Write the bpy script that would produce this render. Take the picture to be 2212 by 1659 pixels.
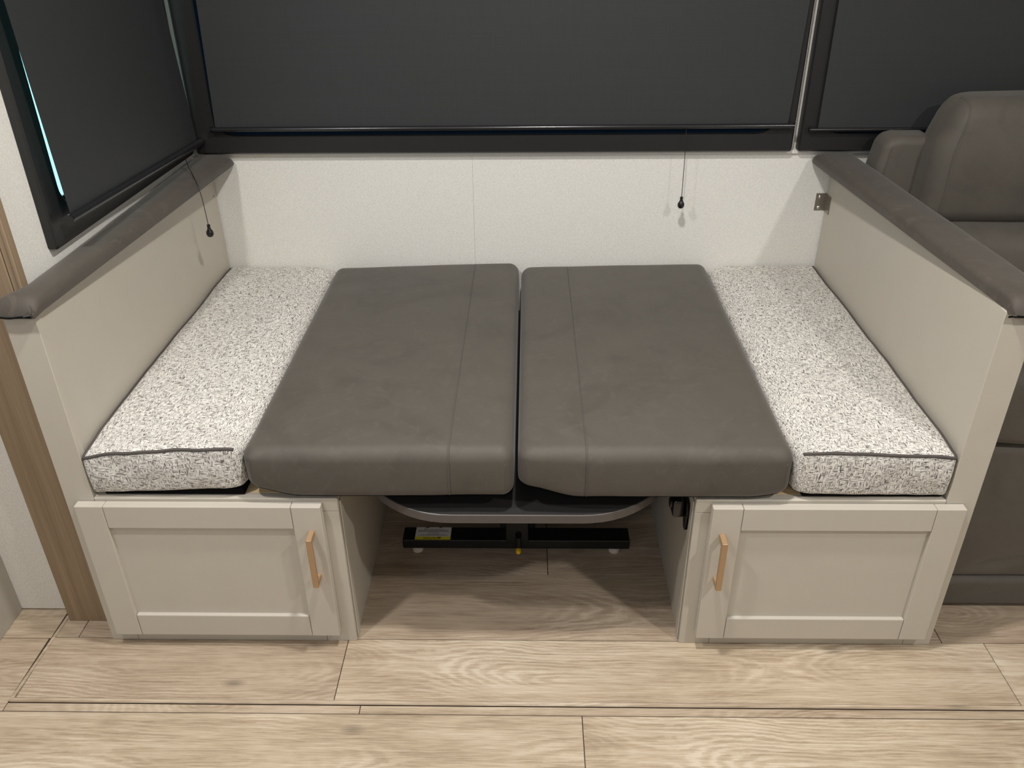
import bpy, bmesh, math, random
from mathutils import Vector, Matrix, noise
random.seed(7)
for _o in list(bpy.data.objects): bpy.data.objects.remove(_o)
scene = bpy.context.scene
C = scene.collection

# ------------------------------------------------------------ camera
F_PX, PITCH, YAW, ROLL = 1818.3, math.radians(30.021), math.radians(-1.295), math.radians(-0.604)
cam_pos = Vector((0.02448, -1.32312, 1.42171))
fw = Vector((math.sin(YAW)*math.cos(PITCH), math.cos(YAW)*math.cos(PITCH), -math.sin(PITCH)))
rt0 = Vector((math.cos(YAW), -math.sin(YAW), 0)); up0 = rt0.cross(fw)
rt = math.cos(ROLL)*rt0 + math.sin(ROLL)*up0
up = -math.sin(ROLL)*rt0 + math.cos(ROLL)*up0
cd = bpy.data.cameras.new('camera'); cam = bpy.data.objects.new('camera', cd); C.objects.link(cam)
M = Matrix.Identity(4)
for i in range(3):
    M[i][0] = rt[i]; M[i][1] = up[i]; M[i][2] = -fw[i]; M[i][3] = cam_pos[i]
cam.matrix_world = M
cd.sensor_fit = 'HORIZONTAL'; cd.sensor_width = 36.0; cd.lens = F_PX/2212*36.0
cd.clip_start = 0.02; cd.clip_end = 100
scene.camera = cam
# ------------------------------------------------------------ world, lamps, exposure
w = bpy.data.worlds.new('world'); scene.world = w; w.use_nodes = True
w.node_tree.nodes['Background'].inputs[0].default_value = (0.50, 0.92, 0.95, 1)
w.node_tree.nodes['Background'].inputs[1].default_value = 2.6
scene.view_settings.view_transform = 'Standard'; scene.view_settings.look = 'None'
scene.view_settings.gamma = 1; scene.view_settings.use_curve_mapping = False
scene.view_settings.exposure = 0.0
def lamp(name, loc, power, size, col=(1, .95, .87), target=None, sy=None):
    d = bpy.data.lights.new(name, 'AREA'); d.energy = power; d.color = col
    d.shape = 'DISK' if sy is None else 'RECTANGLE'; d.size = size
    if sy: d.size_y = sy
    o = bpy.data.objects.new(name, d); o.location = loc; C.objects.link(o)
    if target is not None:
        o.rotation_euler = (Vector(target)-Vector(loc)).to_track_quat('-Z', 'Y').to_euler()
    return o
LC = (1, .974, .940)
lamp('ceiling_or_fill_lamp', (-.80, -.60, 2.03), 15.0, .10, LC)
lamp('ceiling_or_fill_lamp', (.10, -.22, 2.03), 22.0, .10, LC)
lamp('ceiling_or_fill_lamp', (1.33, -1.05, 2.03), 20.0, .10, LC)
lamp('ceiling_or_fill_lamp', (-.1, -2.0, 2.03), 8.5, .25, LC)  # added fill light behind the camera, not a known ceiling fixture
lamp('window_daylight', (-1.6, -2.2, 1.5), 6.5, .9, (.66, .80, 1.0), (0, .6, .5), .7)

# ------------------------------------------------------------ materials
def srgb(r, g, b):
    f = lambda c: (c/255/12.92) if c/255 <= .04045 else ((c/255+.055)/1.055)**2.4
    return (f(r), f(g), f(b), 1)
class NT:
    def __init__(s, name):
        s.m = bpy.data.materials.new(name); s.m.use_nodes = True; s.t = s.m.node_tree
        s.b = s.t.nodes['Principled BSDF']
    def n(s, typ, ins=None, **props):
        nd = s.t.nodes.new(typ)
        for k, v in props.items(): setattr(nd, k, v)
        for k, v in (ins or {}).items():
            if hasattr(v, 'bl_rna') and isinstance(v, bpy.types.NodeSocket): s.t.links.new(v, nd.inputs[k])
            else: nd.inputs[k].default_value = v
        return nd
    def link(s, a, k): s.t.links.new(a, s.b.inputs[k])
    def math(s, op, a, b=0.0, c=None):
        ins = {0: a, 1: b}
        if c is not None: ins[2] = c
        return s.n('ShaderNodeMath', ins, operation=op).outputs[0]
    def coord(s, sc=(1, 1, 1), which='Object'):
        tc = s.n('ShaderNodeTexCoord')
        return s.n('ShaderNodeMapping', {'Vector': tc.outputs[which], 'Scale': sc}).outputs[0]
    def noise(s, vec, scale, detail=2.0, rough=.5, dist=0.0):
        return s.n('ShaderNodeTexNoise', {'Vector': vec, 'Scale': scale, 'Detail': detail, 'Roughness': rough, 'Distortion': dist}).outputs['Fac']
    def ramp(s, fac, stops):
        r = s.n('ShaderNodeValToRGB', {'Fac': fac}); e = r.color_ramp.elements
        while len(e) < len(stops): e.new(.5)
        for i, (p, c) in enumerate(stops): e[i].position = p; e[i].color = c if len(c) == 4 else (*c, 1)
        return r.outputs['Color']
    def mix(s, fac, a, b, blend='MIX'):
        nd = s.n('ShaderNodeMix', data_type='RGBA', blend_type=blend)
        for k, v in ((0, fac), (6, a), (7, b)):
            if isinstance(v, bpy.types.NodeSocket): s.t.links.new(v, nd.inputs[k])
            else: nd.inputs[k].default_value = v
        return nd.outputs[2]
    def bump(s, h, strength, dist):
        s.link(s.n('ShaderNodeBump', {'Height': h, 'Strength': strength, 'Distance': dist}).outputs[0], 'Normal')
def simple(name, col, rough=.5, metal=0, spec=.5, grain=0, gscale=900, coat=0):
    t = NT(name); t.b.inputs['Roughness'].default_value = rough; t.b.inputs['Metallic'].default_value = metal
    t.b.inputs['Specular IOR Level'].default_value = spec; t.b.inputs['Coat Weight'].default_value = coat
    v = t.coord(); n = t.noise(v, 14, 3)
    d = tuple(c*.94 for c in col[:3])+(1,)
    t.link(t.mix(n, col, d), 'Base Color')
    if grain: t.bump(t.noise(v, gscale, 2), grain, .0004)
    return t.m
m_paint = simple('greige_laminate', srgb(189, 182, 169), .42, spec=.4, grain=.12, gscale=500)
m_door = simple('greige_door_foil', srgb(190, 183, 171), .38, spec=.45, grain=.10, gscale=600)
m_black = simple('black_frame_plastic', srgb(31, 31, 31), .42, spec=.45, grain=.2, gscale=1500)
m_bar = simple('black_hem_tube', srgb(30, 30, 32), .22, spec=.6)
m_blackmetal = simple('black_powder_coat', srgb(20, 21, 20), .35, spec=.5, grain=.1)
m_gloss = simple('glossy_black_plastic', srgb(14, 14, 15), .15, spec=.6)
m_knob = simple('pull_knob_black', srgb(18, 17, 18), .18, spec=.6)
m_steel = simple('brushed_steel', srgb(165, 160, 152), .28, metal=1)
m_screw = simple('bright_screw', srgb(225, 225, 225), .2, metal=1)
m_copper = simple('champagne_copper', srgb(178, 145, 110), .42, metal=.35, grain=.15, gscale=1400)
m_yellow = simple('yellow_plastic', srgb(235, 190, 30), .35)
m_label = simple('white_label', srgb(225, 222, 218), .35)
m_labely = simple('yellow_label', srgb(232, 216, 40), .35)
m_ink = simple('black_ink', srgb(22, 20, 20), .5)
m_dust = simple('black_dust_cover', srgb(12, 12, 13), .9, spec=.1)
m_piping = simple('grey_piping', srgb(84, 79, 76), .75, spec=.2, grain=.2)
m_footpad = simple('clear_plastic_foot', srgb(205, 196, 184), .25)
m_tabletop = simple('charcoal_laminate', srgb(46, 45, 44), .4)
m_edgeband = simple('grey_edge_band', srgb(84, 79, 76), .38, spec=.5)
m_gasket = simple('rubber_gasket', srgb(18, 20, 24), .3)
m_ceiling = simple('white_ceiling', srgb(235, 232, 225), .8)
m_greycab = simple('grey_cabinet', srgb(170, 163, 152), .45)
m_sub = simple('floor_joint', srgb(58, 44, 34), .9)
def cloth_shade():
    t = NT('blackout_cloth'); v = t.coord()
    a = t.noise(t.coord((1, 60, 900)), 1.0, 2); b = t.noise(t.coord((900, 900, 8)), 1.0, 2)
    f = t.math('ADD', t.math('MULTIPLY', a, .5), t.math('MULTIPLY', b, .5))
    t.link(t.ramp(f, [(.3, srgb(41, 43, 44)), (.7, srgb(48, 50, 51))]), 'Base Color')
    t.b.inputs['Roughness'].default_value = .62; t.b.inputs['Specular IOR Level'].default_value = .45
    t.bump(t.noise(v, 700, 2), .15, .0004); return t.m
m_shade = cloth_shade()
def wallpaper():
    t = NT('linen_wallpaper')
    a = t.noise(t.coord((320, 320, 1100)), 1.0, 3, .6); b = t.noise(t.coord((900, 900, 260)), 1.0, 3, .6)
    c = t.noise(t.coord(), 240, 3, .6)
    f = t.math('ADD', t.math('ADD', t.math('MULTIPLY', a, .35), t.math('MULTIPLY', b, .25)), t.math('MULTIPLY', c, .4))
    t.link(t.ramp(f, [(.36, srgb(206, 203, 195)), (.5, srgb(221, 219, 213)), (.64, srgb(233, 231, 226))]), 'Base Color')
    t.b.inputs['Roughness'].default_value = .7; t.b.inputs['Specular IOR Level'].default_value = .25
    t.bump(f, .35, .0012); return t.m
m_wall = wallpaper()
def tweed(name='tweed_fabric'):
    t = NT(name)
    tc = t.n('ShaderNodeTexCoord')
    base = tc.outputs['Object']
    wob = t.n('ShaderNodeTexNoise', {'Vector': base, 'Scale': 22.0, 'Detail': 1.0}).outputs['Color']
    off = t.n('ShaderNodeVectorMath', {0: wob, 1: (-.5, -.5, -.5)}, operation='ADD').outputs[0]
    off = t.n('ShaderNodeVectorMath', {0: off, 'Scale': .004}, operation='SCALE').outputs[0]
    p = t.n('ShaderNodeVectorMath', {0: base, 1: off}, operation='ADD').outputs[0]
    def aniso(sx, sy, sz, det=1.0): 
        mp = t.n('ShaderNodeMapping', {'Vector': p, 'Scale': (sx, sy, sz)}).outputs[0]
        return t.noise(mp, 1.0, det, .45)
    g = t.n('ShaderNodeNewGeometry')
    nrm = t.n('ShaderNodeSeparateXYZ', {0: g.outputs['Normal']})
    nz = t.math('GREATER_THAN', t.math('ABSOLUTE', nrm.outputs[2]), .6)
    nx = t.math('GREATER_THAN', t.math('ABSOLUTE', nrm.outputs[0]), .75)
    HX = aniso(100, 780, 780, 0.0); HY = aniso(780, 100, 780, 0.0); HZ = aniso(780, 780, 100, 0.0)
    mixv = lambda f, a, b: t.math('ADD', t.math('MULTIPLY', f, b), t.math('MULTIPLY', t.math('SUBTRACT', 1.0, f), a))
    weft = mixv(nx, HX, HY)               # runs sideways on every face
    warp = mixv(nz, HZ, HY)               # runs along the depth on top, upright on the front
    sel = t.math('GREATER_THAN', aniso(120, 120, 120, 0.0), .5)
    s1 = mixv(sel, weft, warp)
    dark = t.math('MINIMUM', weft, warp)
    c1 = t.ramp(s1, [(.28, srgb(120, 114, 111)), (.40, srgb(160, 154, 149)), (.49, srgb(211, 207, 200)), (.62, srgb(232, 230, 223))])
    c2 = t.ramp(dark, [(.22, srgb(124, 120, 124)), (.31, (1, 1, 1, 1))])
    big = t.noise(base, 9.0, 2)
    c = t.mix(1.0, c1, c2, 'MULTIPLY')
    c = t.mix(t.math('MULTIPLY', big, .16), c, srgb(178, 172, 164))
    t.link(c, 'Base Color'); t.b.inputs['Roughness'].default_value = .9; t.b.inputs['Specular IOR Level'].default_value = .15
    t.b.inputs['Sheen Weight'].default_value = .1
    t.bump(s1, .6, .0016); return t.m
m_tweed = tweed()
def suede(name, col, smudge=.5):
    t = NT(name); v = t.coord()
    col2 = tuple(min(1, c*1.22) for c in col[:3])+(1,); col0 = tuple(c*.86 for c in col[:3])+(1,)
    n1 = t.noise(v, 5.5, 5, .6, 1.6); n2 = t.noise(v, 17, 4, .6, 2.2); tw = t.noise(t.coord((1, 1, 1)), 1100, 1)
    base = t.ramp(n1, [(.32, col0), (.48, col), (.70, tuple(c*1.08 for c in col[:3])+(1,))])
    sm = t.ramp(n2, [(.56, (0, 0, 0, 1)), (.63, (smudge, smudge, smudge, 1))])
    base = t.mix(sm, base, col2)
    t.link(base, 'Base Color'); t.b.inputs['Roughness'].default_value = .62
    t.b.inputs['Specular IOR Level'].default_value = .35
    t.b.inputs['Sheen Weight'].default_value = .14; t.b.inputs['Sheen Roughness'].default_value = .45
    t.bump(tw, .35, .0006); return t.m
m_suede = suede('brown_grey_microsuede', srgb(80, 75, 68), .45)
m_padsuede = suede('armrest_microsuede', srgb(74, 68, 61), .95)
m_sofa = suede('sofa_microsuede', srgb(86, 81, 74), .12)
def wood_floor(name='oak_vinyl_plank'):
    t = NT(name)
    oi = t.n('ShaderNodeObjectInfo')
    sep = t.n('ShaderNodeSeparateColor', {0: oi.outputs['Color']})
    seed = t.math('MULTIPLY', sep.outputs[0], 37.0)
    tc = t.n('ShaderNodeTexCoord'); sx = t.n('ShaderNodeSeparateXYZ', {0: tc.outputs['Object']})
    x, y = sx.outputs[0], sx.outputs[1]
    def vec(a, b, c=0.0): return t.n('ShaderNodeCombineXYZ', {0: a, 1: b, 2: c}).outputs[0]
    mul = lambda a, b: t.math('MULTIPLY', a, b); add = lambda a, b: t.math('ADD', a, b)
    low = t.noise(vec(mul(x, 1.1), mul(y, .8), seed), 1.0, 1)
    zz = mul(t.math('ABSOLUTE', t.math('SUBTRACT', low, .47)), .55)
    yc = add(y, mul(t.math('SUBTRACT', t.noise(vec(mul(x, 2.0), 3.3, seed), 1.0, 1), .5), .12))
    r = t.math('SQRT', add(mul(yc, yc), mul(zz, zz)))
    wob = t.noise(vec(mul(x, 5), mul(y, 30), seed), 1.0, 3, .6)
    jag = t.noise(vec(mul(x, 75), mul(y, 120), seed), 1.0, 2, .6)
    rr = add(add(r, mul(wob, .020)), mul(jag, .0045))
    rings = t.math('SINE', mul(rr, 760.0))
    rings = add(mul(rings, .5), .5)
    rings = t.math('POWER', rings, 1.6)
    fibre = t.noise(vec(mul(x, 16), mul(y, 430), seed), 1.0, 4, .65)
    streak = t.noise(vec(mul(x, 3.0), mul(y, 70), seed), 1.0, 3, .6)
    blot = t.noise(vec(mul(x, 4.0), mul(y, 11), seed), 1.0, 3, .55)
    amp = t.ramp(t.noise(vec(mul(x, 2.3), mul(y, 6), add(seed, 5.0)), 1.0, 2), [(.44, (.06, .06, .06, 1)), (.68, (.8, .8, .8, 1))])
    g = add(add(mul(mul(rings, amp), .26), mul(fibre, .56)), add(mul(streak, .36), mul(blot, .34)))
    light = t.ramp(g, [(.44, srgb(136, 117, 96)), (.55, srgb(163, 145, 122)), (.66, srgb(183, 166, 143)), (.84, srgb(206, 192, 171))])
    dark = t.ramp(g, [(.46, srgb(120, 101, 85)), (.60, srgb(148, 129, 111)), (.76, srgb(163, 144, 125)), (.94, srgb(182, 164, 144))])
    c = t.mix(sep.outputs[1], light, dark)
    # knots
    kn = t.n('ShaderNodeTexVoronoi', {'Vector': vec(mul(x, 2.4), mul(y, 5.2), seed), 'Scale': 1.0, 'Randomness': 1.0})
    kd = t.ramp(kn.outputs['Distance'], [(.015, (.45, .45, .45, 1)), (.075, (1, 1, 1, 1))])
    c = t.mix(.7, c, kd, 'MULTIPLY')
    t.link(c, 'Base Color'); t.b.inputs['Roughness'].default_value = .5; t.b.inputs['Specular IOR Level'].default_value = .3
    t.bump(g, .12, .0008); return t.m
m_floor = wood_floor()
def woodtrim():
    t = NT('taupe_wood_trim')
    a = t.noise(t.coord((60, 60, 1.2)), 1.0, 3, .6); b = t.noise(t.coord((420, 420, 6)), 1.0, 3, .6)
    f = t.math('ADD', t.math('MULTIPLY', a, .6), t.math('MULTIPLY', b, .4))
    t.link(t.ramp(f, [(.32, srgb(122, 103, 80)), (.5, srgb(139, 119, 95)), (.68, srgb(154, 134, 109))]), 'Base Color')
    t.b.inputs['Roughness'].default_value = .55; t.bump(f, .1, .0006); return t.m
m_trim = woodtrim()
def ply():
    t = NT('plywood'); a = t.noise(t.coord((6, 90, 90)), 1.0, 3)
    t.link(t.ramp(a, [(.35, srgb(196, 166, 120)), (.65, srgb(226, 203, 160))]), 'Base Color'); t.b.inputs['Roughness'].default_value = .7; return t.m
m_ply = ply()
def glass(name, tint, refl):
    t = NT(name); tr = t.n('ShaderNodeBsdfTransparent', {'Color': tint}); gl = t.n('ShaderNodeBsdfGlossy', {'Color': (.9, .95, 1, 1), 'Roughness': .02})
    mx = t.n('ShaderNodeMixShader', {0: refl}); t.t.links.new(tr.outputs[0], mx.inputs[1]); t.t.links.new(gl.outputs[0], mx.inputs[2])
    t.t.links.new(mx.outputs[0], t.t.nodes['Material Output'].inputs[0]); return t.m
m_glass = glass('window_glass', (.75, .92, .9, 1), .08)
m_glass_dark = glass('tinted_glass', (.10, .15, .22, 1), .10)

# ------------------------------------------------------------ helpers
def obj(name, bm, mat, parent=None, smooth=False, auto=None):
    me = bpy.data.meshes.new(name)
    bmesh.ops.recalc_face_normals(bm, faces=bm.faces[:])
    if smooth:
        for f in bm.faces: f.smooth = True
        if auto is not None:
            for e in bm.edges:
                if len(e.link_faces) == 2 and e.calc_face_angle(0) > auto: e.smooth = False
    bm.to_mesh(me); bm.free(); me.materials.append(mat)
    o = bpy.data.objects.new(name, me); C.objects.link(o)
    if parent is not None:
        o.parent = parent; o.matrix_parent_inverse = Matrix.Translation(-world_loc(parent))
    return o
def world_loc(o):
    v = Vector(o.location)
    if o.parent is not None: v = v + world_loc(o.parent) + o.matrix_parent_inverse.translation
    return v
def tag(o, label, cat, group=None, kind=None):
    if label: o['label'] = label
    if cat: o['category'] = cat
    if group: o['group'] = group
    if kind: o['kind'] = kind
    return o
def thing(name, label, cat, loc=(0, 0, 0), group=None):
    o = bpy.data.objects.new(name, None); C.objects.link(o); o.location = loc; o.empty_display_size = .05
    return tag(o, label, cat, group)
def box(bm, x0, x1, y0, y1, z0, z1, bev=0, seg=1):
    b2 = bmesh.new() if bev else bm
    vs = [b2.verts.new((x, y, z)) for x in (x0, x1) for y in (y0, y1) for z in (z0, z1)]
    for q in ((0, 1, 3, 2), (4, 6, 7, 5), (0, 4, 5, 1), (2, 3, 7, 6), (0, 2, 6, 4), (1, 5, 7, 3)):
        b2.faces.new([vs[i] for i in q])
    if bev:
        bmesh.ops.bevel(b2, geom=b2.edges[:], offset=bev, segments=seg, affect='EDGES', profile=.5)
        me = bpy.data.meshes.new('t'); b2.to_mesh(me); b2.free(); bm.from_mesh(me); bpy.data.meshes.remove(me)
    return bm
def B(*a, **k): return box(bmesh.new(), *a, **k)
def cyl(bm, p0, p1, r0, r1=None, n=24, cap=True):
    p0, p1 = Vector(p0), Vector(p1); r1 = r0 if r1 is None else r1
    d = (p1-p0).normalized(); a = Vector((0, 0, 1)) if abs(d.z) < .9 else Vector((1, 0, 0))
    u = d.cross(a).normalized(); v = d.cross(u)
    A = [bm.verts.new(p0+(u*math.cos(t)+v*math.sin(t))*r0) for t in [2*math.pi*i/n for i in range(n)]]
    D = [bm.verts.new(p1+(u*math.cos(t)+v*math.sin(t))*r1) for t in [2*math.pi*i/n for i in range(n)]]
    for i in range(n): bm.faces.new((A[i], A[(i+1) % n], D[(i+1) % n], D[i]))
    if cap: bm.faces.new(A[::-1]); bm.faces.new(D)
    return bm
def tube(pts, r, n=8, closed=False):
    bm = bmesh.new(); pts = [Vector(p) for p in pts]; rings = []
    prev = None
    for i, p in enumerate(pts):
        if closed: d = (pts[(i+1) % len(pts)]-pts[i-1])
        else: d = pts[min(i+1, len(pts)-1)]-pts[max(i-1, 0)]
        d = d.normalized() if d.length > 1e-9 else Vector((0, 1, 0))
        if prev is None:
            a = Vector((0, 0, 1)) if abs(d.z) < .9 else Vector((1, 0, 0)); u = d.cross(a).normalized()
        else: u = (prev-d*prev.dot(d)).normalized()
        prev = u; v = d.cross(u)
        rings.append([bm.verts.new(p+(u*math.cos(t)+v*math.sin(t))*r) for t in [2*math.pi*k/n for k in range(n)]])
    m = len(rings)
    for i in range(m if closed else m-1):
        A, D = rings[i], rings[(i+1) % m]
        for k in range(n): bm.faces.new((A[k], A[(k+1) % n], D[(k+1) % n], D[k]))
    if not closed: bm.faces.new(rings[0][::-1]); bm.faces.new(rings[-1])
    return bm
def lathe(prof, c, n=24, axis='Z'):
    bm = bmesh.new(); rings = []
    for (r, h) in prof:
        ring = []
        for k in range(n):
            t = 2*math.pi*k/n; a, b = r*math.cos(t), r*math.sin(t)
            p = (a, b, h) if axis == 'Z' else ((h, a, b) if axis == 'X' else (a, h, b))
            ring.append(bm.verts.new(Vector(c)+Vector(p)))
        rings.append(ring)
    for A, D in zip(rings, rings[1:]):
        for k in range(n): bm.faces.new((A[k], A[(k+1) % n], D[(k+1) % n], D[k]))
    bm.faces.new(rings[0][::-1]); bm.faces.new(rings[-1]); return bm
def prism(poly, axis, a, b):
    """extrude a 2-D outline along an axis"""
    bm = bmesh.new()
    def P(u, v, w): return {'X': (w, u, v), 'Y': (u, w, v), 'Z': (u, v, w)}[axis]
    A = [bm.verts.new(P(u, v, a)) for u, v in poly]; D = [bm.verts.new(P(u, v, b)) for u, v in poly]
    bm.faces.new(A); bm.faces.new(D[::-1]); n = len(poly)
    for i in range(n): bm.faces.new((A[i], D[i], D[(i+1) % n], A[(i+1) % n]))
    return bm

class Soft:
    """rounded, deformed box (cushions): maps points of a plain box surface to the soft surface"""
    def __init__(s, x0, x1, y0, y1, z0, z1, r, f=None, cell=.02):
        s.c = Vector(((x0+x1)/2, (y0+y1)/2, (z0+z1)/2)); s.h = Vector(((x1-x0)/2, (y1-y0)/2, (z1-z0)/2)); s.r = r; s.f = f; s.cell = cell
    def map(s, p, off=0.0):
        r = s.r; inner = Vector([max(-(h-r), min(h-r, q)) for q, h in zip(p, s.h)]); d = p-inner
        if d.length < 1e-9: out = Vector(p)
        else: out = inner+d.normalized()*(r+off)
        out = out+s.c
        return s.f(out) if s.f else out
    def world(s, x, y, z, off=0.0): return s.map(Vector((x, y, z))-s.c, off)
    def samples(s, h):
        r = s.r; n = max(2, int(2*(h-r)/s.cell)); core = [-(h-r)+2*(h-r)*i/n for i in range(n+1)]
        e = [math.tan(math.pi/4*k/5)*r for k in range(1, 6)]
        return [-(h-r)-v for v in reversed(e)]+core+[(h-r)+v for v in e]
    def build(s):
        bm = bmesh.new(); S = [s.samples(h) for h in s.h]; cache = {}
        def V(p):
            k = (round(p[0], 6), round(p[1], 6), round(p[2], 6))
            if k not in cache: cache[k] = bm.verts.new(s.map(Vector(p)))
            return cache[k]
        for ax in range(3):
            u, v = (ax+1) % 3, (ax+2) % 3
            for sg in (-1, 1):
                for i in range(len(S[u])-1):
                    for j in range(len(S[v])-1):
                        q = []
                        for a, b in ((i, j), (i+1, j), (i+1, j+1), (i, j+1)):
                            p = [0, 0, 0]; p[ax] = sg*s.h[ax]; p[u] = S[u][a]; p[v] = S[v][b]; q.append(V(p))
                        if len(set(q)) == 4: bm.faces.new(q)
        return bm
    def path(s, pts, off=0.0, step=.006):
        out = []
        for a, b in zip(pts, pts[1:]):
            a, b = Vector(a), Vector(b); n = max(1, int((b-a).length/step))
            for i in range(n): out.append(s.world(*(a+(b-a)*i/n), off))
        out.append(s.world(*pts[-1], off)); return out
def sm(t): t = max(0, min(1, t)); return t*t*(3-2*t)
def nz(x, y, z, sc, seed=0): return noise.noise(Vector((x*sc+seed, y*sc-seed*1.7, z*sc+seed*.3)))

# ------------------------------------------------------------ the setting
XL, XR, XI, YW = -.90, .90, .354, .959
XLW = -.891
# floor and planks
floor = obj('floor', B(-3.2, 3.2, -3.0, 1.05, -.06, -.0050), m_sub); tag(floor, 'light oak look plank floor', None, kind='structure')
def plank(x0, x1, y0, y1, top, tone, k):
    g = .00085
    cx, cy = (x0+x1)/2, (y0+y1)/2
    bm = B(x0+g-cx, x1-g-cx, y0+g-cy, y1-g-cy, -.0045, 0, bev=.0005)
    o = obj('plank', bm, m_floor, floor); o.location = Vector((cx, cy, top)); o.color = (k, tone, 0, 1)
    return o
kk = iter([.03, .17, .29, .41, .53, .67, .79, .91, .11, .23, .37, .47, .59, .71, .83, .97, .07, .31, .61, .87, .44, .19]*4)
UP, LO = 0.0, -.0005-.003
FX = -1.043
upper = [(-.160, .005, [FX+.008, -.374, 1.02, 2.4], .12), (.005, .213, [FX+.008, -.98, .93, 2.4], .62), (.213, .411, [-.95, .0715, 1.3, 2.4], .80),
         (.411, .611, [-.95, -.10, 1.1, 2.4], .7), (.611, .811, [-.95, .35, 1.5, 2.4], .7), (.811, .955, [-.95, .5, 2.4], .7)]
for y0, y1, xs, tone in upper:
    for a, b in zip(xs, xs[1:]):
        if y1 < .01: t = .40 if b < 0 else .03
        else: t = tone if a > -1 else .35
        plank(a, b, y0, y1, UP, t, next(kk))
lower = [(-.190, .005, [-3, FX-.004], .25), (-.190, -.1692, [FX-.004, -.3175, 1.9, 3], .25), (-.390, -.190, [-3, -1.3, .1325, 1.5, 3], .0), (-.590, -.390, [-3, -.5, .8, 3], .0),
         (-.79, -.59, [-3, -.9, .4, 3], .1), (-.99, -.79, [-3, -.2, 1.2, 3], .1), (-1.19, -.99, [-3, -.7, .6, 3], .1)]
for y0, y1, xs, tone in lower:
    for a, b in zip(xs, xs[1:]): plank(a, b, y0, y1, LO, tone, next(kk))
for x0, x1 in ((-3, -2.1), (-2.1, FX)): plank(x0, x1, .005, .10, LO, .35, next(kk))
# rolled edge of the upper floor sheet
e = obj('floor_edge', prism([(-.168, -.003), (-.1665, 0), (-.1605, .0006), (-.160, -.003)], 'X', FX, 2.4), m_floor, floor); e.color = (.2, .2, 0, 1)
bm = bmesh.new()
for q in ((FX, -.168, FX+.006, .070),):
    pts = [(-1.045, -.168), (-1.037, .070), (-1.029, .070), (-1.0365, -.160)]
    A = [bm.verts.new((x, y, -.003)) for x, y in pts]; D = [bm.verts.new((x, y, z)) for (x, y), z in zip(pts, (.0, .0, .0022, .0022))]
    bm.faces.new(D); bm.faces.new(A[::-1])
    for i in range(4): bm.faces.new((A[i], A[(i+1) % 4], D[(i+1) % 4], D[i]))
e = obj('floor_edge', bm, m_floor, floor); e.color = (.33, .0, 0, 1)

# back wall with window openings
wb = obj('wall_back', B(-.93, 2.6, YW+.004, YW+.05, 0, .845), m_wall); tag(wb, 'white linen textured wall behind the bed', None, kind='structure')
obj('wall_panel', B(-.93, -.1292, YW, YW+.004, 0, .845), m_wall, wb)
obj('wall_panel', B(-.1288, 2.6, YW, YW+.004, 0, .845), m_wall, wb)
bm = bmesh.new(); box(bm, -.93, 2.6, YW, YW+.05, 1.62, 2.06); box(bm, .690, .775, YW, YW+.05, .845, 1.62); box(bm, -.93, -.815, YW, YW+.05, .845, 1.62)
obj('upper_wall', bm, m_wall, wb)
wl = obj('wall_left', B(-.94, XLW, .075, YW, 0, .862), m_wall); tag(wl, 'white textured end wall beside the left window', None, kind='structure')
bm = bmesh.new(); box(bm, -.94, XLW, .075, .235, .862, 2.06); box(bm, -.94, XLW, .235, YW, 1.62, 2.06); box(bm, -.94, XLW, .94, YW, .862, 1.62)
obj('upper_wall', bm, m_wall, wl)
we = obj('wall_outer', B(-3.2, -1.0241, .092, .14, 0, 2.06), m_wall); tag(we, 'white textured wall left of the wooden trim post', None, kind='structure')
tr = obj('trim_1', B(-1.024, -.902, .054, .0915, .0, 2.06, bev=.0015), m_trim); tag(tr, 'taupe wood grain trim post at the left', None, kind='structure')
obj('trim_strip', B(-.901, -.8905, .056, .0745, .80, 2.06, bev=.001), m_trim, tr)
obj('trim_strip', B(-.8898, -.883, .054, .0745, .80, 2.06, bev=.001), m_trim, tr)
t2 = obj('trim_2', B(-.889, 2.6, YW-.008, YW-.0002, .8205, .8305, bev=.001), m_ceiling); tag(t2, 'thin white ledge strip under the window frames', None, kind='structure')
ce = obj('ceiling', B(-3.2, 3.2, -3.0, 1.05, 2.06, 2.10), m_ceiling); tag(ce, 'white ceiling', None, kind='structure')
for nm, a in (('wall_right', (2.55, 2.6, -3, .96, -.05, 2.06)), ('wall_front', (-3.2, 2.6, -3.0, -2.95, -.05, 2.06)), ('wall_far_left', (-3.2, -3.15, -2.95, .092, -.05, 2.06))):
    tag(obj(nm, B(*a), m_wall), 'plain white wall of the room', None, kind='structure')

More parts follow.
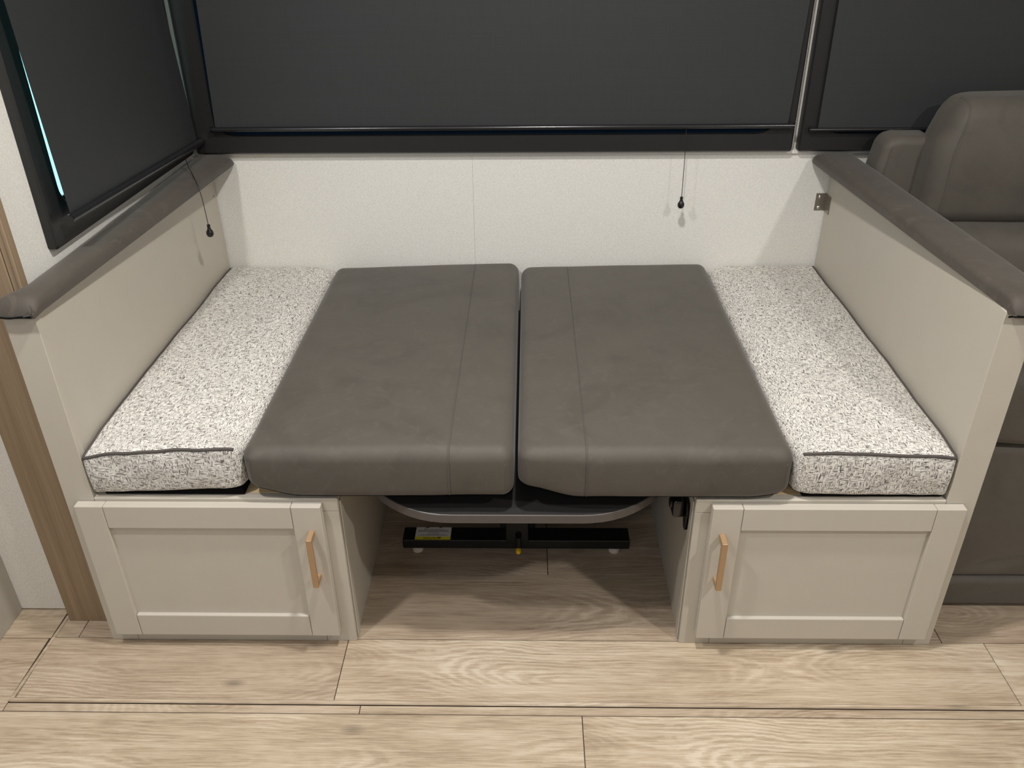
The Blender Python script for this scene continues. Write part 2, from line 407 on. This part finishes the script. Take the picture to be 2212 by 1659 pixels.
# windows: frame with rounded opening, glass, gasket
def rrect(u0, u1, v0, v1, r, n=8):
    out = []
    for cu, cv, a0 in ((u1-r, v1-r, 0), (u0+r, v1-r, 90), (u0+r, v0+r, 180), (u1-r, v0+r, 270)):
        for k in range(n+1):
            a = math.radians(a0+90*k/n); out.append((cu+r*math.cos(a), cv+r*math.sin(a)))
    return out
def frame_mesh(outer, inner, P, d0, d1, bev=.004, deep=None):
    """ring between two outlines of equal vertex count; P(u,v,depth); d1 front"""
    deep = d0 if deep is None else deep
    bm = bmesh.new(); n = len(outer)
    cu = sum(p[0] for p in outer)/n; cv = sum(p[1] for p in outer)/n
    def ins(p, d): return (p[0]+(-d if p[0] > cu else d), p[1]+(-d if p[1] > cv else d))
    L = [[P(*p, d0) for p in outer], [P(*p, d1-(d1-d0)*.18) for p in outer], [P(*ins(p, bev), d1) for p in outer],
         [P(*ins(p, -bev), d1) for p in inner], [P(*p, d1-(d1-d0)*.18) for p in inner], [P(*p, deep) for p in inner]]
    R = [[bm.verts.new(q) for q in l] for l in L]
    for A, D in zip(R, R[1:]):
        for i in range(n): bm.faces.new((A[i], A[(i+1) % n], D[(i+1) % n], D[i]))
    for i in range(n): bm.faces.new((R[0][i], R[-1][i], R[-1][(i+1) % n], R[0][(i+1) % n]))
    return bm
def window(nm, label, u0, u1, v0, v1, iu0, iu1, iv0, iv1, P, d_wall, d_front, d_deep, gl):
    r = .055
    o = frame_mesh(rrect(u0, u1, v0, v1, .006), rrect(iu0, iu1, iv0, iv1, r), P, d_wall, d_front, deep=d_deep)
    w_ = obj(nm, o, m_black, smooth=True, auto=.5); tag(w_, label, None, kind='structure')
    sgn = 1 if d_front > d_wall else -1
    g = .006
    obj('gasket', frame_mesh(rrect(iu0-.001, iu1+.001, iv0-.001, iv1+.001, r), rrect(iu0+g, iu1-g, iv0+g, iv1-g, r-g), P, d_deep-sgn*.001, d_deep+sgn*.006, bev=.001), m_gasket, w_)
    obj('gasket', frame_mesh(rrect(iu0+g, iu1-g, iv0+g, iv1-g, r-g), rrect(iu0+2.2*g, iu1-2.2*g, iv0+2.2*g, iv1-2.2*g, r-2*g), P, d_deep-sgn*.004, d_deep+sgn*.001, bev=.001), m_gasket, w_)
    bm = bmesh.new(); ro = rrect(iu0+.004, iu1-.004, iv0+.004, iv1-.004, r)
    for d in (d_deep-sgn*.003, d_deep-sgn*.008): bm.faces.new([bm.verts.new(P(*p, d)) for p in ro])
    obj('pane', bm, gl, w_)
    return w_
PB = lambda u, v, d: (u, d, v)
PL = lambda u, v, d: (d, u, v)
PL2 = lambda u, v, d: (d, u, v-.014*(u-.18)/.75)
window('window_1', 'wide black framed window behind the bed, covered by a dark shade', -.868, .722, .831, 1.62, -.806, .672, .8815, 1.56, PB, YW-.001, .931, YW+.035, m_glass_dark)
window('window_2', 'black framed window on the left end wall', .179, .930, .847, 1.62, .243, .878, .905, 1.56, PL2, XLW, -.873, XLW-.012, m_glass)
window('window_3', 'black framed window behind the sofa', .7385, 2.35, .831, 1.62, .790, 2.29, .8815, 1.56, PB, YW-.001, .931, YW+.035, m_glass_dark)

# ------------------------------------------------------------ benches
HANDLE_BEV = .0012
def make_bench(s):
    """s=-1 left, +1 right; built in mirrored x"""
    X = lambda a, b: (min(s*a, s*b), max(s*a, s*b))
    left = s < 0
    t = thing('bench_cabinet', ('greige dinette bench base with tall end panel, on the left beside the wood trim post' if left else
              'greige dinette bench base with tall end panel and black latch, beside the sofa'), 'bench', (s*.62, .48, 0))
    def part(nm, bm, m, par=None, **k): return obj(nm, bm, m, par or t, **k)
    part('post', B(*X(.842, .900), 0, .0195, 0, .800, bev=.001), m_paint)
    part('end_panel', B(*X(.845, .8885), .0200, .955, 0, .799, bev=.0008), m_paint)
    part('top_rail', B(*X(.3545, .8415), 0, .0190, .3625, .3945, bev=.0012), m_paint)
    part('stile', B(*X(.3545, .4200), .0002, .0190, 0, .3618, bev=.0008), m_paint)
    part('bottom_rail', B(*X(.4206, .8415), .0002, .0190, 0, .060, bev=.0008), m_paint)
    part('side_panel', B(*X(.3545, .370), .0194, .955, 0, .3820, bev=.0008), m_paint)
    part('corner_strip', B(*X(.3515, .3540), .0100, .032, .0005, .3820, bev=.0008), m_paint)
    part('seat_deck', B(*X(.3545, .8440), .0195, .955, .3825, .3945, bev=.0006), m_ply)
    # door
    d = part('door', B(*X(.440, .822), -.0120, -.0035, .088, .338), m_door)
    yf, yb = -.0205, -.0012
    zt, zb = .388, .036
    def P(nm, x0, x1, z0, z1, bev=.0016): return obj(nm, B(*X(x0, x1), yf, yb, z0, z1, bev=bev, seg=2), m_door, d)
    P('door_stile', .385, .4440, zb, zt); P('door_stile', .8180, .8745, zb, zt)
    P('door_rail', .4447, .8173, .3335, zt); P('door_rail', .4447, .8173, zb, .0950, .0022)
    # handle
    hx0, hx1, z0, z1 = .4030, .4145, (.205 if left else .203), (.330 if left else .326)
    bm = bmesh.new(); box(bm, *X(hx0, hx1), -.0520, -.0425, z0, z1, bev=HANDLE_BEV)
    box(bm, *X(hx0+.0003, hx1-.0003), -.0440, yf-.0001, z0, z0+.0115, bev=.0008); box(bm, *X(hx0+.0003, hx1-.0003), -.0440, yf-.0001, z1-.0115, z1, bev=.0008)
    h = obj('handle', bm, m_copper, d); h['label'] = 'champagne copper bar pull'
    # padded armrest cap
    bm = bmesh.new(); ny, nq = 70, 22; rings = []
    ys = [-.016+.0004]+[-.016+(.955+.014)*i/ny for i in range(ny+1)]
    prof = []
    for k in range(nq+1):                      # closed cross-section: arch over the top, flat underside
        a = math.pi*k/nq; cx_, sx_ = math.cos(a), math.sin(a)
        prof.append((.5-.5*math.copysign(abs(cx_)**.62, cx_), max(0, sx_)**.62))
    prof += [(.94, -.06), (.5, -.06), (.06, -.06)]
    y_0, y_1 = -.016, .953
    ylist = []
    for i in range(ny+1):
        ylist.append(y_0+(y_1-y_0)*i/ny)
    for e_, yy in enumerate(ylist):
        dist = min(yy-y_0, (y_1-yy)*.7)
        k_end = math.sqrt(max(0, 1-(1-min(1, dist/.022))**2)) if dist < .022 else 1.0
        k_end = max(k_end, .30)
        ring = []
        for q, hh in prof:
            u = max(0, min(1, yy/.94))
            if left: inner = .829-.054*u; outer = .9145-.026*sm(yy/.07)-.001*u
            else: inner = .846-.063*u; outer = .936-.046*u
            kq = .5+(q-.5)*(.90+.10*k_end)
            x = inner+(outer-inner)*kq
            z = .8005+(.031-(.006 if left else 0)*sm((q-.5)*2)+.002*nz(s*3, yy, 0, 6, 2))*hh*k_end if hh > 0 else .8005+hh*.02
            if hh <= 0: z = .8004
            x += .0012*nz(yy, hh, s, 22, 4)*(1 if 0 < hh < .95 else 0)
            if yy < .004: z -= .0045*(1-(yy-y_0)/.02)
            ring.append(bm.verts.new((s*x, yy, z)))
        rings.append(ring)
    n = len(rings[0])
    for A, D in zip(rings, rings[1:]):
        for k in range(n): bm.faces.new((A[k], A[(k+1) % n], D[(k+1) % n], D[k]))
    bm.faces.new(rings[0][::-1]); bm.faces.new(rings[-1])
    pd = part('armrest_pad', bm, m_padsuede, smooth=True, auto=1.0); pd['label'] = 'brown grey padded armrest cap'
    # folded fabric tuck at the front corner
    obj('fold', tube([(s*.8335, -.0168, .8215), (s*.8315, -.0178, .816), (s*.8325, -.0182, .809), (s*.837, -.0182, .8035), (s*.850, -.0180, .8005)], .0011, 6), m_piping, pd)
    obj('welt', tube([(s*(.838+.07*i/12), -.0172, .7985+.0012*math.sin(i*.7)) for i in range(13)], .0016, 6), m_dust, pd)
    return t
bl = make_bench(-1); br = make_bench(1)
sc = obj('screw', lathe([(.0001, .0004), (.0028, .0004), (.0028, .0001)], (-.845, .935, .7150), 12, 'X'), m_gasket, bl)

# latch on the right bench
pl = obj('latch_plate', prism([(.046, .3500), (.100, .3500), (.104, .336), (.096, .312), (.066, .306), (.054, .284), (.042, .284), (.036, .335)], 'X', .3465, .3535), m_gloss, br)
pl['label'] = 'glossy black latch'
lb = obj('latch_body', B(.322, .3465, .052, .100, .306, .350, bev=.006, seg=3), m_gloss, pl, smooth=True, auto=.9)
obj('key_cylinder', lathe([(.0001, -.003), (.010, -.003), (.0115, -.001), (.0115, .002)], (.3215, .077, .328), 20, 'X'), m_gloss, pl, smooth=True, auto=.6)

# ------------------------------------------------------------ dinette table lowered between the benches
tb = thing('dinette_table', 'charcoal dinette table lowered under the brown cushions, on a black pedestal foot', 'table', (0, .45, 0))
ZT, TH = .3650, .0205
def outline(inset=0):
    pts = []
    hw = .345-inset; y0 = -.0135+inset
    for i in range(33):
        u = -1+2*i/32; x = hw*u
        ax = abs(x)/hw
        y = y0+.0+.155*max(0, (ax-.36)/.64)**2.3
        pts.append((x, y))
    for i in range(9):
        a = math.radians(90*i/8); pts.append((hw-.10+.10*math.cos(a), .84-inset+.10*math.sin(a)))
    for i in range(9):
        a = math.radians(90+90*i/8); pts.append((-hw+.10+.10*math.cos(a), .84-inset+.10*math.sin(a)))
    return pts
obj('tabletop', prism(outline(.0012), 'Z', ZT-TH, ZT), m_tabletop, tb)
oi_, oo_ = outline(.0012), outline(-.0002)
bm = bmesh.new(); n = len(oo_)
R = [[bm.verts.new((x, y, z)) for x, y in pts] for pts, z in ((oi_, ZT-TH-.0002), (oo_, ZT-TH+.0006), (oo_, ZT-.0008), (oi_, ZT+.0003))]
for A, D in zip(R, R[1:]):
    for i in range(n): bm.faces.new((A[i], A[(i+1) % n], D[(i+1) % n], D[i]))
eb = obj('edge_band', bm, m_edgeband, tb); eb['label'] = 'grey rounded edge band'
# foot bar with feet (front bar and a rear one), column, release knob
fb = obj('foot_bar', B(-.288, .275, .285, .335, .0190, .0455, bev=.0018, seg=2), m_blackmetal, tb)
obj('foot_bar', B(-.288, .275, .62, .67, .0190, .0455, bev=.0018), m_blackmetal, tb)
obj('cross_bar', B(-.03, .03, .3355, .6195, .021, .043, bev=.0015), m_blackmetal, tb)
for x in (-.253, .239):
    for y in (.3005, .645):
        f_ = obj('foot_pad', lathe([(.0120, 0), (.0138, .002), (.0138, .009), (.0105, .012), (.005, .013)], (x, y, 0.0004), 24), m_footpad, tb, smooth=True, auto=.7)
        f_['label'] = 'white plastic levelling foot'
        obj('foot_stud', cyl(bmesh.new(), (x, y, .0125), (x, y, .0195), .0045, n=12), m_screw, f_)
col = obj('column', B(-.031, .025, .2835, .330, .0400, ZT-TH-.001, bev=.0018), m_blackmetal, tb)
obj('column_cover', B(-.046, .040, .3305, .375, .0465, ZT-TH-.001, bev=.002), m_blackmetal, tb)
obj('lever_hole', lathe([(.0001, -.0004), (.0085, -.0004), (.0085, .0008)], (0, .2832, .0660), 20, 'Y'), m_dust, col)
obj('lever_tube', cyl(bmesh.new(), (0, .2785, .0620), (0, .2765, .026), .0068, n=18), m_blackmetal, col, smooth=True, auto=.8)
yk = obj('release_knob', lathe([(.0001, -.0085), (.004, -.008), (.0062, -.0055), (.0067, -.002), (.0067, .012), (.0001, .012)], (0, .2680, .0265), 20, 'Y'), m_yellow, tb, smooth=True, auto=.7); yk['label'] = 'yellow release knob'
# caution label lying on the bar, reading upside down from the camera
LX0, LX1 = -.2575, -.169
lb_ = obj('warning_label', B(LX0, LX1, .2975, .3335, .0456, .0460), m_label, tb); lb_['label'] = 'white and yellow caution sticker'
obj('yellow_band', B(LX0, LX1, .2872, .2972, .0456, .04605), m_labely, lb_)
def text(body, size, loc, rotz, mat, parent, name, sx=1):
    cu = bpy.data.curves.new(name, 'FONT'); cu.body = body; cu.size = size; cu.align_x = 'CENTER'; cu.align_y = 'CENTER'; cu.extrude = .00008; cu.offset = .00012
    o = bpy.data.objects.new(name, cu); C.objects.link(o); bpy.context.view_layer.update()
    me = bpy.data.meshes.new_from_object(o.evaluated_get(bpy.context.evaluated_depsgraph_get()))
    bpy.data.objects.remove(o)
    me.transform(Matrix.Translation(Vector(loc)) @ Matrix.Rotation(rotz, 4, 'Z') @ Matrix.Diagonal((sx, 1, 1, 1)))
    me.materials.clear(); me.materials.append(mat)
    o = bpy.data.objects.new(name, me); C.objects.link(o); o.parent = parent; o.matrix_parent_inverse = Matrix.Translation(-world_loc(parent))
    return o
text('CAUTION', .0086, (-.2185, .2921, .0461), math.pi, m_ink, lb_, 'lettering', .98)
bm = bmesh.new()                                     # warning triangle (point down, as seen from the camera)
A = [bm.verts.new(p) for p in ((-.1965, .2884, .0461), (-.1918, .2962, .0461), (-.2012, .2962, .0461))]; bm.faces.new(A)
r_ = bmesh.ops.extrude_face_region(bm, geom=bm.faces[:]); bmesh.ops.translate(bm, vec=(0, 0, .0001), verts=[v for v in r_['geom'] if isinstance(v, bmesh.types.BMVert)])
obj('warning_triangle', bm, m_ink, lb_)
obj('exclamation_mark', B(-.1969, -.1961, .2905, .2948, .0462, .04635), m_labely, lb_)
bm = bmesh.new()
for y, hw, n_ in ((.3020, .038, 9), (.3048, .031, 8), (.3076, .015, 4), (.3135, .013, 4), (.3163, .039, 10), (.3191, .039, 10), (.3219, .037, 9), (.3247, .025, 6)):
    x = -.2132-hw
    while x < -.2132+hw:
        l = random.uniform(.003, .0075); box(bm, x, min(x+l, -.2132+hw), y-.0005, y+.0005, .0460, .04612); x += l+.0011
o = obj('small_print', bm, m_ink, lb_); o['kind'] = 'stuff'
for tri in (((-.238, .3275), (-.222, .3336), (-.230, .3336)), ((-.199, .3308), (-.190, .3336), (-.201, .3336))):   # dark torn nicks
    obj('torn_nick', prism(tri, 'Z', .0461, .0463), m_blackmetal, lb_)

# ------------------------------------------------------------ tweed cushions
def tweed_cushion(s):
    left = s < 0
    x_in, x_out = (.535, .8435) if left else (.540, .8425)
    x0, x1 = (-x_out, -x_in) if left else (x_in, x_out)
    z0, z1, y0, y1 = .4005, .502, -.003, .9535
    def f(p):
        a = (abs(p.x)-x_in)/(x_out-x_in)        # 0 inner .. 1 outer
        b = (p.y-y0)/(y1-y0); h = (p.z-z0)/(z1-z0)
        x, y, z = p
        # crown and rolled inner edge
        cr = (1-(2*a-1)**4)*(1-(2*b-1)**6)
        z += h*.010*cr
        z -= h*.012*sm(1-a/.22)*(1 if b > .03 else b/.03)
        # front
        fr = sm(1-b/.10)
        if left: z += fr*(1-a)*.016*(1 if h < .5 else 1.0)-fr*sm((a-.8)/.2)*.010*h
        else: z += fr*(1-a)*.007-fr*sm((a-.85)/.15)*.006*h
        z += h*(.0035*nz(x, y, 0, 7, s*2+5)+.0012*nz(x, y, 0, 24, s+1))
        # loose fabric on the front and inner side
        y += sm(1-b/.05)*(.004*nz(x, z, 0, 22, 8+s)-.004*math.sin(math.pi*h)+.010*(1-h)*sm((.12-a)/.12)+.006*(1-h)*a)
        x += -s*sm(1-a/.05)*(.005*math.sin(math.pi*h)+.004*nz(y, z, 0, 18, 3))
        x -= s*sm((a-.95)/.05)*(.0015+.0025*(nz(y, 0, 0, 4, 9+s)+.4))
        if h < .15: z = max(z, .4022)
        return Vector((x, y, z))
    S = Soft(x0, x1, y0, y1, z0, z1, .013, f, cell=.012)
    t = thing('seat_cushion', ('grey and white tweed seat cushion wedged against the left end panel' if left else
               'grey and white tweed seat cushion wedged against the right end panel'), 'cushion', (s*.69, .47, z0), 'tweed seat cushions')
    obj('cover', S.build(), m_tweed, t, smooth=True)
    # piping: along the front top edge and back along the end panel
    k = .0035
    ze, xe = z1-.002, (x0+.002 if left else x1-.002)
    start = (x1-.004 if left else x0+.004, y0+.001, ze)
    pts = [start, (xe, y0+.001, ze)]
    pp = S.path(pts, .0015)
    c_ = S.path([(xe, y0+.001, ze), (xe, y1-.012, ze)], .0010)
    o = obj('piping', tube(pp+c_[2:], .0032, 8), m_piping, t, smooth=True)
    o['label'] = 'dark grey piping'
    # black dust cover underneath
    obj('underside', B(x0+.022, x1-.006, .0105, y1-.01, .3952, .4115, bev=.002), m_dust, t)
    return t
tweed_cushion(-1); tweed_cushion(1)

# ------------------------------------------------------------ brown cushions
def brown_cushion(s):
    left = s < 0
    x0, x1 = (-.528, -.0035) if left else (.0045, .5305)
    z0, z1, y0, y1 = .3962, .513, -.010, .950
    xin, xout = (x1, x0) if left else (x0, x1)
    def f(p):
        a = (p.x-xin)/(xout-xin); b = (p.y-y0)/(y1-y0); h = (p.z-z0)/(z1-z0)
        x, y, z = p
        cr = max(0, 1-(2*a-1)**4)*max(0, 1-(2*b-1)**4)
        z += h*.008*cr
        z += h*.0012*nz(x, y, 0, 9, 2+s)
        # back edge closer at the outer side
        bb = sm((b-.7)/.3)
        if left: y -= bb*.026*a; z += bb*.006*(1-a)*h
        else: y -= bb*.020*(1-a)-bb*.002*a
        fr = sm(1-b/.12)
        if left:
            y += fr*h*.004*(1-a)-.003*fr*math.sin(math.pi*h)
            z += fr*(1-h)*.004*sm((.5-a)/.5)
            if a > .8: 
                k = sm((a-.8)/.2)*fr*(1-h); z += .024*k; x += .004*k
        else:
            z += fr*(1-h)*.030*sm((.24-a)/.24)
            if a > .85: z += fr*(1-h)*.012*sm((a-.85)/.15)
            y -= .003*fr*math.sin(math.pi*h)
        x += sm(1-a/.04)*(.002*math.sin(math.pi*h)*(1 if s < 0 else -1))*.4
        x += (1 if left else -1)*.0015*fr*nz(y, z, 0, 20)
        y += sm(1-b/.05)*.0015*nz(x, z, 0, 14, 4)
        return Vector((x, y, z))
    S = Soft(x0, x1, y0, y1, z0, z1, .027, f, cell=.016)
    t = thing('back_cushion', ('brown grey suede cushion laid flat, left of the centre gap' if left else
               'brown grey suede cushion laid flat, right of the centre gap'), 'cushion', (s*.265, .47, z0), 'brown cushions laid flat')
    obj('cover', S.build(), m_suede, t, smooth=True)
    sx = -.1295 if left else .137
    pts = [(sx, y1-.027, z1), (sx, y0, z1), (sx, y0, z0+.01)]
    def seam(dx, off, r, m, nm):
        q = [(a+dx, b, c) for a, b, c in pts]
        return obj(nm, tube(S.path(q, off), r, 6), m, t, smooth=True)
    q = seam(0, -.0002, .0017, m_suede, 'seam')
    obj('stitching', tube(S.path([(a+(.0035 if left else -.0035), b, c) for a, b, c in pts], .0001), .0006, 5), m_piping, q)
    # corner darts: short upright seams at both ends of the front face
    for xx in ((x0+.012, x1-.016) if left else (x0+.016, x1-.012)):
        obj('corner_seam', tube(S.path([(xx, y0, z1-.030), (xx, y0, z0+.02)], -.0002), .0009, 5), m_suede, t, smooth=True)
    bs = obj('bottom_seam', tube(S.path([(x0+.02, y0, z0+.006), (x1-.02, y0, z0+.006)], .0), .0010, 5), m_dust, t, smooth=True)
    return t
brown_cushion(-1); brown_cushion(1)

# ------------------------------------------------------------ roller shades
def shade(label, u0, u1, top0, top1, zb, zt, P, d, billow, bar, cord, extra=None, seed=1):
    """cloth from zb to zt; u0..u1 at the hem, top0..top1 at the top; P maps (u, z, depth)"""
    t = thing('roller_shade', label, 'shade', P((u0+u1)/2, zb, d), 'dark grey roller shades on the windows')
    bm = bmesh.new(); nu, nv = 40, 30; g = []
    for j in range(nv+1):
        v = j/nv; row = []
        for i in range(nu+1):
            a = i/nu; u = (u0+(u1-u0)*a)*(1-v)+(top0+(top1-top0)*a)*v
            row.append(P(u, zb+(zt-zb)*v, d+billow(a, v)))
        g.append(row)
    for side in (0, 1):
        G = [[bm.verts.new(Vector(q)+Vector(P(0, 0, .0006*side))-Vector(P(0, 0, 0))) for q in row] for row in g]
        for j in range(nv):
            for i in range(nu): bm.faces.new((G[j][i], G[j][i+1], G[j+1][i+1], G[j+1][i]))
    obj('cloth', bm, m_shade, t, smooth=True)
    b0, b1, bz0, bz1, bd, r = bar
    h = obj('hem_bar', cyl(bmesh.new(), P(b0, bz0, bd), P(b1, bz1, bd), r, n=20), m_bar, t, smooth=True, auto=.8)
    for u, z, sgn in ((b0, bz0, -1), (b1, bz1, 1)):
        du = .0035*sgn
        obj('end_cap', cyl(bmesh.new(), P(u, z, bd), P(u+du, z, bd), r+.0012, n=20), m_gloss, h, smooth=True, auto=.8)
    if cord:
        c = obj('pull_cord', tube(cord, .0009, 6), m_ink, t, smooth=True)
        e_ = Vector(cord[-1])
        k = obj('pull_knob', lathe([(.0001, .004), (.0042, .004), (.0039, -.004), (.0056, -.009), (.0084, -.013), (.0094, -.018), (.0084, -.0235), (.0052, -.0272), (.0001, -.0285)], e_, 20), m_knob, t, smooth=True, auto=.9)
    return t
bar_z = .9005
shade('dark grey blackout roller shade across the wide window behind the bed', -.801, .698, -.780, .715, .9015, 1.60, PB, .9215,
      lambda a, v: .0025*math.sin(a*5+v*2)*v-.006*v+.003*v*math.cos(a*9), (-.808, .7095, .8995, .9020, .9165, .0065),
      [(.4345, .9125, .896), (.435, .905, .875), (.436, .902, .80), (.437, .902, .715)])
def bl_f(a, v):   # cloth curls towards the glass at the corner side
    return -.012*sm((a-.86)/.14)*(0.25+v)+.004*math.sin(a*math.pi)*v
PLS = lambda u, v, d: (d, u, v-.030*(u-.2)/.72*max(0, 1-(v-.90)/.5))
shade('dark grey blackout roller shade on the left end window', .2195, .918, .1840, .850, .902, 1.60, PLS, -.853, bl_f,
      (.205, .928, .8985, .8960, -.8490, .0096),
      [(-.846, .800, .860), (-.843, .790, .855), (-.826, .757, .845), (-.805, .722, .833), (-.7865, .693, .820), (-.7805, .684, .806), (-.779, .686, .785), (-.779, .692, .714)])
shade('dark grey blackout roller shade behind the sofa headrest', .7775, 2.28, .7745, 2.28, .8935, 1.60, PB, .9215,
      lambda a, v: .003*math.sin(a*7+v)*v-.004*v, (.757, 2.29, .8915, .8915, .9165, .0052), None)

# ------------------------------------------------------------ steel corner bracket
bk = thing('corner_bracket', 'small steel angle bracket joining the right end panel to the back wall', 'bracket', (.83, YW, .686))
obj('wall_plate', B(.8165, .8447, YW-.0022, YW-.0002, .662, .710, bev=.0005), m_steel, bk)
pts = [(.911, .716), (.925, .7225), (.9565, .7225), (.9565, .662), (.925, .658), (.911, .664)]
obj('side_plate', B(.8425, .8447, .918, YW-.0022, .662, .710, bev=.0005), m_steel, bk)
for z in (.670, .7005):
    obj('screw', lathe([(.0045, 0), (.0045, -.0012), (.0025, -.0028), (.0001, -.003)], (.827, YW-.0022, z), 16, 'Y'), m_screw, bk, smooth=True, auto=.7)

# ------------------------------------------------------------ sofa
so = thing('recliner_sofa', 'brown grey microsuede recliner sofa beyond the right end panel', 'sofa', (1.3, .5, 0))
def soft(nm, x0, x1, y0, y1, z0, z1, r, f=None, m=None, seams=(), par=None, cell=.02):
    S = Soft(x0, x1, y0, y1, z0, z1, r, f, cell)
    o = obj(nm, S.build(), m or m_sofa, par or so, smooth=True)
    for q in seams:
        obj('seam', tube(S.path(q, .0), .0017, 6), m_sofa, o, smooth=True)
        q2 = [(a+.006, b, c) for a, b, c in q]
        obj('seam', tube(S.path(q2, -.0006), .0008, 5), m_piping, o, smooth=True)
    return o
def fw_(p):
    x, y, z = p; k = sm((z-.80)/.10)
    return Vector((x+.012*k*sm((.96-x)/.06), y-.004*math.sin((x-.9)*18)+.002*nz(x, z, 0, 9), z-.012*sm((.95-x)/.05)*k))
soft('back_wing', .905, 1.040, .810, .905, .30, .898, .022, fw_, seams=([(.925, .815, .88), (.925, .815, .35)], [(1.028, .815, .86), (1.028, .815, .35)]))
def fh(p):
    x, y, z = p; b = (.86-y)/.16; u = (x-1.0)/.64; v = (z-.70)/.305
    y -= .030*math.sin(math.pi*max(0, min(1, u*1.1)))**.5*math.sin(math.pi*max(0, min(1, v)))*max(0, b)
    k = sm((v-.55)/.45); x += .028*k*sm((1.10-x)/.10); z -= .022*sm((1.10-x)/.10)*k
    x -= .012*(1-v)*sm((1.1-x)/.1)
    return Vector((x+.004*nz(y, z, 0, 8), y+.005*nz(x, z, 1, 7), z+.003*nz(x, y, 2, 5)))
soft('headrest_cushion', 1.012, 1.66, .725, .865, .695, 1.005, .045, fh, seams=([(1.046, .80, 1.005), (1.046, .725, 1.005), (1.046, .725, .71)],))
def fl(p):
    x, y, z = p; v = (z-.40)/.30; u = (x-1.02)/.64
    y -= .028*math.sin(math.pi*max(0, min(1, v)))*max(0, (.85-y)/.2)
    return Vector((x, y+.005*nz(x, z, 3, 7), z+.003*nz(x, y, 5, 6)))
soft('lumbar_cushion', 1.035, 1.66, .655, .86, .42, .702, .045, fl)
soft('backrest_frame', 1.045, 1.66, .82, .905, .05, .93, .03)
def fs(p):
    x, y, z = p; return Vector((x, y, z+.02*(1-((y-.36)/.32)**2)*(1 if z > .4 else 0)))
soft('seat_cushion', 1.235, 1.66, .06, .66, .27, .44, .04, fs)
def fa(p):
    x, y, z = p; u = (x-.915)/.31
    z2 = z+.016*(1-(2*u-1)**2)*(1 if z > .54 else -.6)
    return Vector((x, y-.012*math.sin(math.pi*max(0, min(1, (z-.44)/.18)))*(1 if y < .2 else 0), z2+.003*nz(x, y, 0, 9)))
soft('arm_pad', .912, 1.230, .100, .80, .452, .625, .045, fa)
def fb_(p):
    x, y, z = p; v = (z-.09)/.35
    if y < .3: y -= .016*math.sin(math.pi*max(0, min(1, v)))-.010*math.exp(-((z-.125-(x-1.0)*.25)/.014)**2)*sm((x-.99)/.04)
    return Vector((x, y+.004*nz(x, z, 0, 8), z))
soft('arm_panel', .916, 1.226, .112, .80, .088, .448, .025, fb_, cell=.010)
soft('arm_base', .918, 1.66, .104, .86, .012, .094, .018)
for x, y in ((.95, .16), (1.6, .16), (.95, .80), (1.6, .80)):
    obj('leg', cyl(bmesh.new(), (x, y, .0003), (x, y, .02), .02, .022, 16), m_dust, so)

# ------------------------------------------------------------ grey cabinet at the far left
gc = thing('base_cabinet', 'grey cabinet side at the far left edge, against the white wall', 'cabinet', (-1.4, -.1, 0))
obj('side_panel', B(-1.172, -1.153, -.50, .0915, -.003, .85, bev=.001), m_greycab, gc)
obj('body', B(-1.75, -1.1725, -.48, .0915, .06, .83), m_greycab, gc)
obj('toe_kick', B(-1.75, -1.1725, -.42, .0915, -.003, .06), m_greycab, gc)
obj('worktop', B(-1.77, -1.150, -.52, .0915, .8502, .885, bev=.002), m_edgeband, gc)
